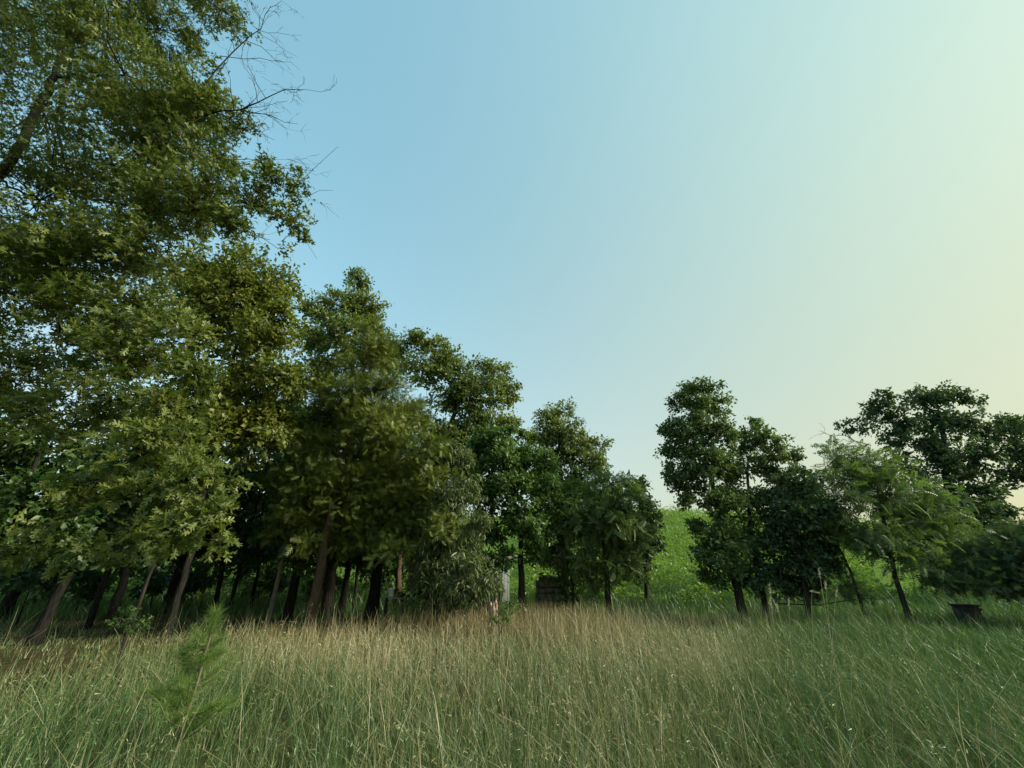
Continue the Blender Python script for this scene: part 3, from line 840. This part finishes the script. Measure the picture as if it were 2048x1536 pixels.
# ------------------------------------------------------------------ trees, right
grow_tree('poplar_tree', 'tallest tree of the right group with pale pointed top and thick leaning trunk', 14.5,
    [(1484, 1212), (1468, 1150), (1445, 1050), (1415, 930), (1395, 820)], 0.14,
    [(1390, 775, 24), (1420, 775, 20), (1365, 800, 26), (1430, 805, 30), (1395, 820, 34), (1345, 850, 24), (1325, 862, 14), (1390, 870, 44), (1440, 870, 36), (1360, 900, 36), (1410, 925, 48), (1360, 950, 36), (1450, 940, 40), (1345, 940, 16),
     (1388, 980, 32), (1440, 1000, 40), (1370, 1000, 16), (1430, 1050, 36), (1420, 1080, 28), (1460, 1080, 32), (1430, 1120, 26), (1412, 1140, 18), (1405, 1100, 20), (1395, 1050, 18), (1460, 1130, 28), (1445, 1160, 18)],
    'small', 'right', lai=2.0, seed=31, size=1.0, sides=12)
grow_tree('broadleaf_tree', 'round shouldered tree right of the tallest, with a pale scar on its trunk', 15.0,
    [(1528, 1210), (1516, 1150), (1500, 1050), (1495, 930)], 0.10,
    [(1500, 850, 18), (1485, 875, 30), (1525, 880, 34), (1555, 905, 26), (1500, 920, 36), (1545, 940, 28), (1585, 910, 20), (1590, 945, 26), (1610, 960, 18), (1570, 970, 30), (1500, 990, 30), (1490, 1060, 34), (1530, 1090, 34), (1500, 1130, 28), (1540, 1010, 36), (1600, 1000, 32), (1630, 985, 20), (1470, 1000, 34), (1465, 950, 26), (1545, 1160, 20), (1500, 1170, 16)],
    'small', 'right', lai=1.8, seed=32, size=1.0)
grow_tree('broadleaf_tree', 'dense low dark green tree in the middle of the right group', 14.0,
    [(1608, 1210), (1604, 1150), (1590, 1080), (1580, 1020)], 0.08,
    [(1560, 990, 28), (1590, 985, 26), (1545, 1020, 30), (1590, 1030, 36), (1620, 1040, 26), (1560, 1070, 36), (1610, 1080, 34), (1640, 1100, 26), (1575, 1120, 36), (1620, 1130, 30), (1550, 1140, 24), (1590, 1165, 28), (1640, 1160, 24), (1650, 1030, 26), (1640, 1070, 28), (1520, 1160, 22), (1480, 1150, 20), (1620, 1180, 18), (1570, 1182, 16), (1660, 1130, 24)],
    'small', 'dark', lai=2.2, seed=33, size=1.1)
grow_tree('walnut_tree', 'light green feathery walnut with pale leaning stem in the right group', 13.5,
    [(1806, 1208), (1790, 1150), (1775, 1080), (1755, 980)], 0.085,
    [(1665, 905, 16), (1685, 920, 26), (1720, 910, 26), (1660, 950, 24), (1705, 960, 34), (1750, 935, 32), (1785, 950, 26), (1670, 1000, 26), (1730, 1000, 38), (1780, 990, 36), (1820, 990, 28), (1850, 980, 20), (1690, 1050, 28), (1750, 1050, 40), (1810, 1040, 40), (1860, 1030, 34), (1900, 1010, 24),
     (1830, 1090, 34), (1880, 1080, 32), (1920, 1070, 26), (1770, 1100, 26), (1940, 1110, 26), (1850, 1130, 28), (1900, 1130, 30), (1640, 960, 16), (1650, 1010, 22), (1720, 1080, 26), (1790, 1120, 22)],
    'pinn', 'pinn', lai=1.7, seed=34)
grow_tree('leaning_tree', 'thin dark stem leaning left under the walnut', 14.5,
    [(1722, 1205), (1700, 1140), (1665, 1070), (1640, 1020)], 0.055,
    [(1640, 1015, 26), (1660, 1040, 22), (1690, 1170, 18), (1715, 1180, 18), (1650, 1070, 24)], 'pinn', 'dark', lai=1.6, seed=35, size=0.8)
grow_tree('oak_tree', 'large dark spreading oak at the right edge against yellow sky', 21.0,
    [(1905, 1190), (1905, 1080), (1895, 960), (1885, 850)], 0.28,
    [(1690, 852, 16), (1720, 850, 20), (1745, 820, 28), (1770, 795, 20), (1790, 840, 38), (1840, 800, 34), (1885, 785, 26), (1905, 790, 26), (1940, 805, 20), (1870, 840, 44), (1925, 850, 40), (1820, 880, 46), (1890, 900, 50), (1975, 860, 34), (2020, 850, 30), (2060, 850, 34), (1960, 900, 40), (2020, 900, 38), (2070, 910, 40),
     (1940, 950, 44), (1870, 960, 50), (2000, 950, 34), (2050, 955, 26), (1970, 990, 30), (1920, 1010, 46), (1960, 1030, 36), (2000, 1045, 24), (2010, 1020, 22), (1900, 1060, 46), (1960, 1070, 34), (1800, 930, 30), (1850, 1030, 36), (1900, 1100, 44), (1960, 1110, 40), (2020, 1075, 30), (1985, 1010, 34), (1940, 1050, 44)],
    'broad', 'dark', lai=1.75, seed=36, size=1.25, sides=10, lobe_scale=0.86)
orr = [o for o in bpy.data.objects if o.get('label', '').startswith('large dark spreading oak')][0]
bare_branch(orr, np.array(orr.location), [(1740, 890, 0), (1710, 882, -.2), (1690, 870, -.2), (1665, 872, -.2), (1645, 865, -.3)], 20.5, 0.03, M['barkp'], 91, levels=2, nside=6)
grow_tree('cedar_tree', 'low dark cedar boughs sweeping down at the far right edge', 13.0,
    [(2075, 1215), (2072, 1130), (2065, 1050)], 0.16,
    [(2060, 1080, 40), (2020, 1100, 36), (1980, 1110, 30), (2040, 1130, 40), (1990, 1140, 32), (1950, 1140, 26), (2010, 1155, 28), (2060, 1160, 36), (1960, 1160, 22), (1915, 1155, 22), (2100, 1110, 50), (1880, 1165, 18), (1850, 1175, 12), (1930, 1165, 24), (1985, 1168, 26), (2040, 1172, 26), (1955, 1115, 26), (2000, 1085, 26), (2035, 1070, 24)],
    'cedar', 'dark', bark='bark', lai=2.6, seed=37)


# ------------------------------------------------------------------ power lines beyond the bank
M['wire'] = noise_mat('dark cable', (0.05, 0.05, 0.055), (0.08, 0.08, 0.085), 5, 0.6, 0)
for (xa, ya, xb, yb, lab) in ((1940, 1022, 2060, 1007, 'upper thin power cable in the sky gap at the right edge'),
                              (1940, 1056, 2060, 1042, 'lower thin power cable in the sky gap at the right edge')):
    a, b = at(xa, ya, 75), at(xb, yb, 75)
    d = b - a
    mb = MB(); v, f = tube(curve(a - 0.3 * d, b + 2.0 * d, (0, 0, -0.5), 16), np.full(16, 0.035), 5); mb.add(v, f)
    tag(mb.build('power_cable', M['wire']), lab, 'cable', 'cables of the overhead line')


# ------------------------------------------------------------------ small things
def box(mb, c, half, rz=0.0, jit=0.0, rng=None, mat=0):
    v = np.array([(sx, sy, sz) for sx in (-1, 1) for sy in (-1, 1) for sz in (-1, 1)], float) * np.asarray(half)
    if rng is not None: v += rng.normal(size=v.shape) * jit
    c_, s_ = math.cos(rz), math.sin(rz)
    v = np.stack([v[:, 0] * c_ - v[:, 1] * s_, v[:, 0] * s_ + v[:, 1] * c_, v[:, 2]], 1) + np.asarray(c)
    mb.add(v, [(0, 1, 3, 2), (4, 6, 7, 5), (0, 4, 5, 1), (2, 3, 7, 6), (0, 2, 6, 4), (1, 5, 7, 3)], mat)


def lathe(mb, c, prof, seg=20, mat=0):
    ang = np.linspace(0, 2 * np.pi, seg, endpoint=False)
    v = np.array([(r * math.cos(a), r * math.sin(a), z) for r, z in prof for a in ang]) + np.asarray(c)
    i = np.arange(len(prof) - 1)[:, None] * seg; j = np.arange(seg)[None]; j2 = (j + 1) % seg
    mb.add(v, np.stack([i + j, i + j2, i + seg + j2, i + seg + j], -1).reshape(-1, 4), mat)


# weathered shed behind the silvery tree
M['board'] = noise_mat('weathered grey board', (0.10, 0.11, 0.12), (0.20, 0.21, 0.21), 7, 0.9, 0.3, (6, 6, 0.6))
M['boardl'] = noise_mat('pale and sunlit board', (0.12, 0.14, 0.14), (0.25, 0.28, 0.27), 7, 0.9, 0.3, (6, 6, 0.6))  # sunlight on the shed's right wall put into the colour; also plank and scar
M['tin'] = noise_mat('rusty roof tin', (0.12, 0.10, 0.09), (0.26, 0.24, 0.22), 5, 0.7, 0.2)
Ys = 17.0
cor = at(1003, 1190, Ys); cor[2] = float(gz(cor[0], Ys))
shed = tag(empty('shed', cor), 'weathered grey board shed with pale corner, half hidden by leaves', 'shed')
a1 = R(168); a2 = R(62)     # directions of the two visible walls from the near corner
e1 = np.array([math.cos(a1), math.sin(a1), 0]); e2 = np.array([math.cos(a2), math.sin(a2), 0])
rs = np.random.default_rng(3)
for wall, (e, ln, mat, ang) in enumerate(((e1, 2.4, 'board', a1), (e2, 0.62, 'boardl', a2))):  # same boards on both walls; the right one coloured paler as if sunlit
    w = 0.155
    for k in range(int(ln / w)):
        c = e * (w * (k + 0.5)); hh = 0.88 + (0.10 if wall == 0 else 0) + rs.uniform(-0.03, 0.03)
        mb = MB(); box(mb, c + np.array([0, 0, hh - 0.05]), (w * 0.44, 0.012 + 0.006 * rs.random(), hh), ang, 0.003, rs)
        mb.build('plank', M[mat], shed)
mb = MB(); box(mb, (e1 * 1.2 + e2 * 0.45) + np.array([0, 0.03, 0.85]), (1.14, 0.24, 0.85), a1); mb.build('inner_wall', M['bark'], shed)
mb = MB()
rp = np.array([-0.15 * e1 - 0.1 * e2, 2.6 * e1 - 0.1 * e2, 2.6 * e1 + 1.1 * e2, -0.15 * e1 + 1.1 * e2]) + np.array([0, 0, 1.93])
rp[2:, 2] += 0.2
mb.add(np.concatenate([rp, rp + np.array([0, 0, 0.04])]), [(0, 1, 2, 3), (7, 6, 5, 4), (0, 4, 5, 1), (1, 5, 6, 2), (2, 6, 7, 3), (3, 7, 4, 0)])
mb.build('roof', M['tin'], shed)

# stone ruin (old chimney base)
M['stone'] = noise_mat('lichened stone', (0.06, 0.065, 0.045), (0.15, 0.15, 0.11), 6, 0.95, 0.5)
M['mortar'] = noise_mat('dark mortar', (0.05, 0.05, 0.04), (0.09, 0.085, 0.07), 8, 1.0, 0.3)
Yr = 16.0
rc = at(1104, 1195, Yr); rc[2] = float(gz(rc[0], Yr))
ruin = tag(empty('stone_ruin', rc), 'squat mossy stone chimney ruin behind the slim black trunk', 'ruin')
mb = MB(); box(mb, (0, 0, 0.62), (0.44, 0.36, 0.64)); mb.build('core', M['mortar'], ruin)
z = 0.0; course = 0
while z < 1.22:
    ch = rs.uniform(0.17, 0.25)
    for side in range(3):                      # front, left, right
        ln = 1.0 if side == 0 else 0.84
        p = -ln / 2 + 0.0
        while p < ln / 2 - 0.05:
            w = min(rs.uniform(0.2, 0.42), ln / 2 - p)
            if w < 0.08: break
            if z > 0.95 and side == 0 and p > 0.2 and rs.random() < 0.5:
                p += w; continue
            mb = MB(); off = rs.uniform(-0.015, 0.02)
            m_ = p + w / 2
            c = (m_, -0.40 - off, z + ch / 2) if side == 0 else ((-0.48 - off, m_, z + ch / 2) if side == 1 else (0.48 + off, m_, z + ch / 2))
            hf = (w / 2 - 0.012, 0.08, ch / 2 - 0.012) if side == 0 else (0.08, w / 2 - 0.012, ch / 2 - 0.012)
            box(mb, c, hf, 0, 0.010, rs); mb.build('stone', M['stone'], ruin)
            p += w
    z += ch; course += 1
for k in range(5):
    mb = MB(); box(mb, (-0.38 + 0.19 * k, rs.uniform(-.3, -.05), z + 0.03 + 0.05 * math.sin(k)), (0.10, 0.2, 0.08), rs.uniform(-.2, .2), 0.02, rs); mb.build('stone', M['stone'], ruin)
# creeper on the ruin's right side
rv = np.random.default_rng(8)
vl = empty('creeper', at(1128, 1200, 15.3) * np.array([1, 1, 0])); tag(vl, 'bright leafy creeper hanging down the right side of the stone ruin', 'vine')
arr, TW = crown_arrays([(at(1128, 1165, 15.4), 0.24), (at(1130, 1180, 15.3), 0.26), (at(1140, 1195, 15.2), 0.24), (at(1118, 1150, 15.4), 0.18), (at(1085, 1152, 15.4), 0.13), (at(1122, 1190, 15.3), 0.24)], 'broad', 1.9, rv, 0.85)
mb = MB(); put_leaves(mb, 'broad', *arr)
tag(mb.build('foliage', M['pinn'], vl, vl.location), kind='stuff')
mb = MB(); v, f = tube(curve(np.array(vl.location), at(1122, 1150, 15.5), (0.08, 0, 0), 7), np.linspace(0.02, 0.008, 7), 5); mb.add(v, f); mb.build('stem', M['bark'], vl, vl.location)

# plank bench with white bucket
M['white'] = noise_mat('white plastic', (0.70, 0.76, 0.80), (0.80, 0.85, 0.88), 4, 0.45, 0)
Yb = 13.2
bl, br = at(768, 1193, Yb), at(812, 1198, Yb)
bc = (bl + br) / 2; bw = np.linalg.norm(br - bl)
tilt = math.atan2(br[2] - bl[2], br[0] - bl[0])
bench = tag(empty('plank_bench', (bc[0], bc[1], float(gz(bc[0], Yb)))), 'low tilted grey plank on two posts under the trees', 'bench')
hb = bc[2] - float(gz(bc[0], Yb))
mb = MB(); box(mb, (0, 0, 0), (bw / 2, 0.13, 0.016), 0, 0.003, rs); o = mb.build('plank', M['boardl'], bench); o.location = (0, 0, hb); o.rotation_euler = (0, -tilt, 0)
for s in (-1, 1):
    mb = MB(); lz = hb + s * math.sin(tilt) * bw * 0.36 - 0.02
    box(mb, (s * bw * 0.36, 0, lz / 2 - 0.05), (0.035, 0.05, lz / 2 + 0.05), 0, 0.004, rs); mb.build('post', M['bark'], bench)
bk = at(782, 1193, Yb)
bucket = tag(empty('bucket', (bk[0], bk[1], bk[2] + 0.005)), 'white plastic bucket standing on the grey plank', 'bucket')
mb = MB(); lathe(mb, (0, 0, 0), [(0.0, 0.0), (0.072, 0.0), (0.092, 0.19), (0.100, 0.19), (0.100, 0.215), (0.090, 0.215), (0.070, 0.01), (0, 0.01)], 20); mb.build('pail', M['white'], bucket, smoothf=False)
t = np.linspace(0, np.pi, 12)
mb = MB(); v, f = tube(np.stack([0.1 * np.cos(t), -0.105 * np.sin(t) * 0.6, 0.2 - 0.09 * np.sin(t)], 1), np.full(12, 0.003), 5); mb.add(v, f); mb.build('handle', M['wire'], bucket)

# broken pale stump
M['stump'] = noise_mat('split pale wood', (0.26, 0.17, 0.12), (0.58, 0.44, 0.34), 10, 0.9, 0.4, (3, 3, 0.6))
sp = at(988, 1212, 12.0); sp[2] = float(gz(sp[0], 12.0))
stump = tag(empty('tree_stump', sp), 'pale broken pinkish stump at the grass edge below the shed', 'stump')
ang = np.linspace(0, 2 * np.pi, 12, endpoint=False)
mb = MB(); rows = []
for zz, rr in ((-0.1, 0.15), (0.15, 0.12), (0.5, 0.10), (0.72, 0.10)):
    rows.append(np.stack([rr * np.cos(ang) * (1 + .1 * rs.normal(size=12)), rr * np.sin(ang), np.full(12, zz) + (0.09 * rs.normal(size=12) if zz > 0.7 else 0)], 1))
rows.append(rows[-1] * np.array([0.5, 0.5, 0.9]))
v = np.concatenate(rows); i = np.arange(4)[:, None] * 12; j = np.arange(12)[None]; j2 = (j + 1) % 12
mb.add(v, np.stack([i + j, i + j2, i + 12 + j2, i + 12 + j], -1).reshape(-1, 4)); mb.build('wood', M['stump'], stump)

# dark bin under the low boughs
M['bin'] = noise_mat('sooty metal', (0.012, 0.013, 0.014), (0.035, 0.033, 0.032), 6, 0.7, 0.2)
bp = at(1926, 1205, 13.6); bp[2] = float(gz(bp[0], 13.6))
bn = tag(empty('storage_bin', bp), 'dark squat bin under the low dark boughs at right', 'bin')
mb = MB()
lo = np.array([(-.24, -.17, 0), (.24, -.17, 0), (.24, .17, 0), (-.24, .17, 0)]); hi = lo * np.array([1.03, 1.03, 1]) + np.array([0, 0, 0.62])
mb.add(np.concatenate([lo, hi]), [(3, 2, 1, 0), (0, 1, 5, 4), (1, 2, 6, 5), (2, 3, 7, 6), (3, 0, 4, 7), (4, 5, 6, 7)]); mb.build('body', M['bin'], bn)
mb = MB(); box(mb, (0, 0, 0.645), (0.29, 0.21, 0.022), 0, 0.004, rs); mb.build('lid', M['bin'], bn)
mb = MB(); box(mb, (0, -0.20, 0.54), (0.27, 0.015, 0.03)); mb.build('rim_band', M['bin'], bn)

# pale scar on the round shouldered tree's trunk
for o in bpy.data.objects:
    if o.get('label', '').endswith('pale scar on its trunk'):
        c = at(1515, 1176, 14.84)
        mb = MB(); box(mb, (0, 0, 0), (0.06, 0.02, 0.09), 0, 0.012, rs); q = mb.build('bark_scar', M['boardl'], o); q.location = Vector(c) - o.location

# fallen branches under the right group
for k, (pix, Y, r, lab) in enumerate((
        ([(1556, 1207, 0), (1600, 1209, 0), (1640, 1210, 0), (1680, 1203, 0), (1722, 1197, 0), (1770, 1199, 0)], 13.6, 0.022, 'long dark fallen branch lying below the walnut'),
        ([(1535, 1185, 0), (1555, 1192, 0), (1585, 1200, 0), (1610, 1206, 0)], 13.9, 0.016, 'short dark fallen branch sloping below the scarred trunk'))):
    p0 = at(*pix[0][:2], Y); p0[2] = float(gz(p0[0], Y))
    e = tag(empty('fallen_branch', p0), lab, 'branch', 'fallen branches under the right trees')
    bare_branch(e, p0, pix, Y, r, M['bark'], 300 + k, name='stem', levels=2, nside=6)


# ------------------------------------------------------------------ young plants in the meadow
def pine_sapling(label, base, h, Y, seed):
    rng = np.random.default_rng(seed)
    b = at(*base, Y); b[2] = float(gz(b[0], Y))
    e = tag(empty('pine_sapling', b), label, 'sapling')
    stem = curve(b, b + np.array([0.05, 0, h]), (0.03, 0, 0), 8)
    mb = MB(); v, f = tube(stem, np.linspace(0.022, 0.007, 8), 6); mb.add(v, f); mb.build('trunk', M['barkp'], e, b, True)
    P, D = [], []
    def tuft(p0, p1, n, ln):
        u = rng.random(n)[:, None]
        P.append(p0 + (p1 - p0) * u); D.append(unit(p1 - p0) * 0.8 + rng.normal(size=(n, 3)) * 0.75)
    tuft(b + np.array([0.05, 0, h - 0.20]), b + np.array([0.05, 0, h]), 700, 0.15)
    for k in range(34):
        zz = rng.uniform(0.2, 0.82)
        a = rng.uniform(0, 6.28); l = (0.42 - 0.42 * zz) * rng.uniform(0.5, 1.3) + 0.06
        p0 = b + np.array([0.03, 0, h * zz]); p1 = p0 + np.array([math.cos(a) * l, math.sin(a) * l, rng.uniform(0.3, 0.7) * l])
        m2 = MB(); v, f = tube(curve(p0, p1, (0, 0, -0.04), 5), np.linspace(0.008, 0.004, 5), 5); m2.add(v, f); m2.build('limb', M['barkp'], e, b)
        tuft(p0 + (p1 - p0) * 0.1, p1, 240, 0.14)
    P = np.concatenate(P); D = unit(np.concatenate(D)); n = len(P)
    N = rng.normal(size=(n, 3)); X = unit(np.cross(D, N)) * 0.0013
    T = P + D * rng.uniform(0.10, 0.17, n)[:, None]
    mb = MB(); mb.add(np.stack([P - X, P + X, T], 1).reshape(-1, 3), np.arange(3 * n).reshape(-1, 3), 0, np.repeat(rng.random(n), 3))
    tag(mb.build('needles', M['pine'], e, b), kind='stuff')


pine_sapling('bright green young pine poking out of the grass at left', (366, 1420), 1.32, 4.4, 501)


def weed(label, pts, Y, lobes, style, leaf, seed, lai=1.4, size=0.6, name='leafy_weed'):
    grow_tree(name, label, Y, pts, 0.012, lobes, style, leaf, lai=lai, seed=seed, cat='plant', size=size, sides=5, bark='bark')


weed('small bush of oak seedlings at the foot of the slender sapling', [(262, 1262), (262, 1235)], 7.6, [(240, 1236, 18), (268, 1248, 16), (285, 1240, 12)], 'oak', 'wood', 511, 1.3, 0.5, 'oak_seedling')
weed('thin dark forked shrub standing in the tan grass below the stump', [(1000, 1270), (998, 1235), (995, 1220)], 9.0, [(992, 1222, 12), (1010, 1226, 10), (985, 1240, 8), (1015, 1216, 8)], 'silver', 'green', 512, 1.2, 0.5, 'thin_shrub')
weed('fresh green weed among tan stems left of the silvery tree', [(828, 1225), (828, 1200)], 12.0, [(826, 1205, 13), (836, 1215, 10)], 'silver', 'pinn', 513, 1.6, 0.6, 'leafy_weed')
weed('yellowish leafy weed between the stump and the black trunk', [(1018, 1225), (1020, 1200)], 12.2, [(1020, 1206, 12), (1030, 1216, 10), (1008, 1214, 8)], 'broad', 'pinn', 514, 1.6, 0.55, 'leafy_weed')

# tall seeding grass stalks against the dark trees at the right
M['straw'] = leaf_mat('pale straw', (0.30, 0.26, 0.16), (0.55, 0.50, 0.36), trans=0.2, tr_gain=(1.1, 1.05, 0.9))
rk = np.random.default_rng(77)
STALK = [((1548, 1275), (1540, 1182), 'seed stalk, leftmost of the tall pale ones'),
         ((1550, 1270), (1542, 1210), 'short seed stalk just below the leftmost tall pale one'),
         ((1572, 1270), (1556, 1222), 'short bent seed stalk second from left among the pale ones'),
         ((1575, 1275), (1578, 1214), 'upright seed stalk left of the arched one'),
         ((1625, 1275), (1624, 1182), 'arched pale seed stalk with nodding head'),
         ((1660, 1290), (1640, 1152), 'tallest pale seed stalk of the right hand clump'),
         ((1655, 1285), (1652, 1178), 'straight thick headed seed stalk right of the tallest'),
         ((1650, 1270), (1672, 1190), 'seed stalk leaning right, rightmost of the pale clump')]
for k, (b, t, lab) in enumerate(STALK):
    Y = 6.2 + 0.25 * rk.random()
    p0 = at(*b, Y); p1 = at(*t, Y); g = float(gz(p0[0], Y))
    p0[0] += (p0[0] - p1[0]) * (p0[2] - g) / max(0.2, p1[2] - p0[2]) * 0.4; p0[2] = g
    e = tag(empty('grass_stalk', p0), lab, 'grass stalk', 'tall pale seed stalks before the right trees')
    bend = (0.05 if k == 4 else 0.015) * np.array([-1, 0, 0.3])
    st = curve(p0, p1, bend, 9)
    mb = MB(); v, f = tube(st, np.linspace(0.0032, 0.0018, 9), 5); mb.add(v, f, 0, 0.35); mb.build('stem', M['straw'], e, p0)
    n = 34
    ax = unit(st[-1] - st[-2]) if k != 4 else unit(np.array([0.9, 0, -0.25]))
    u = rk.random(n)
    P = st[-1] + ax * (u * 0.13)[:, None] - ax * 0.04 + rk.normal(size=(n, 3)) * 0.003
    mb = MB(); put_leaves(mb, 'narrow', P, ax + 0.35 * rk.normal(size=(n, 3)), rk.normal(size=(n, 3)), 0.026 + 0.014 * rk.random(n), 0.6 + 0.4 * rk.random(n))
    mb.build('seed_head', M['straw'], e, p0)
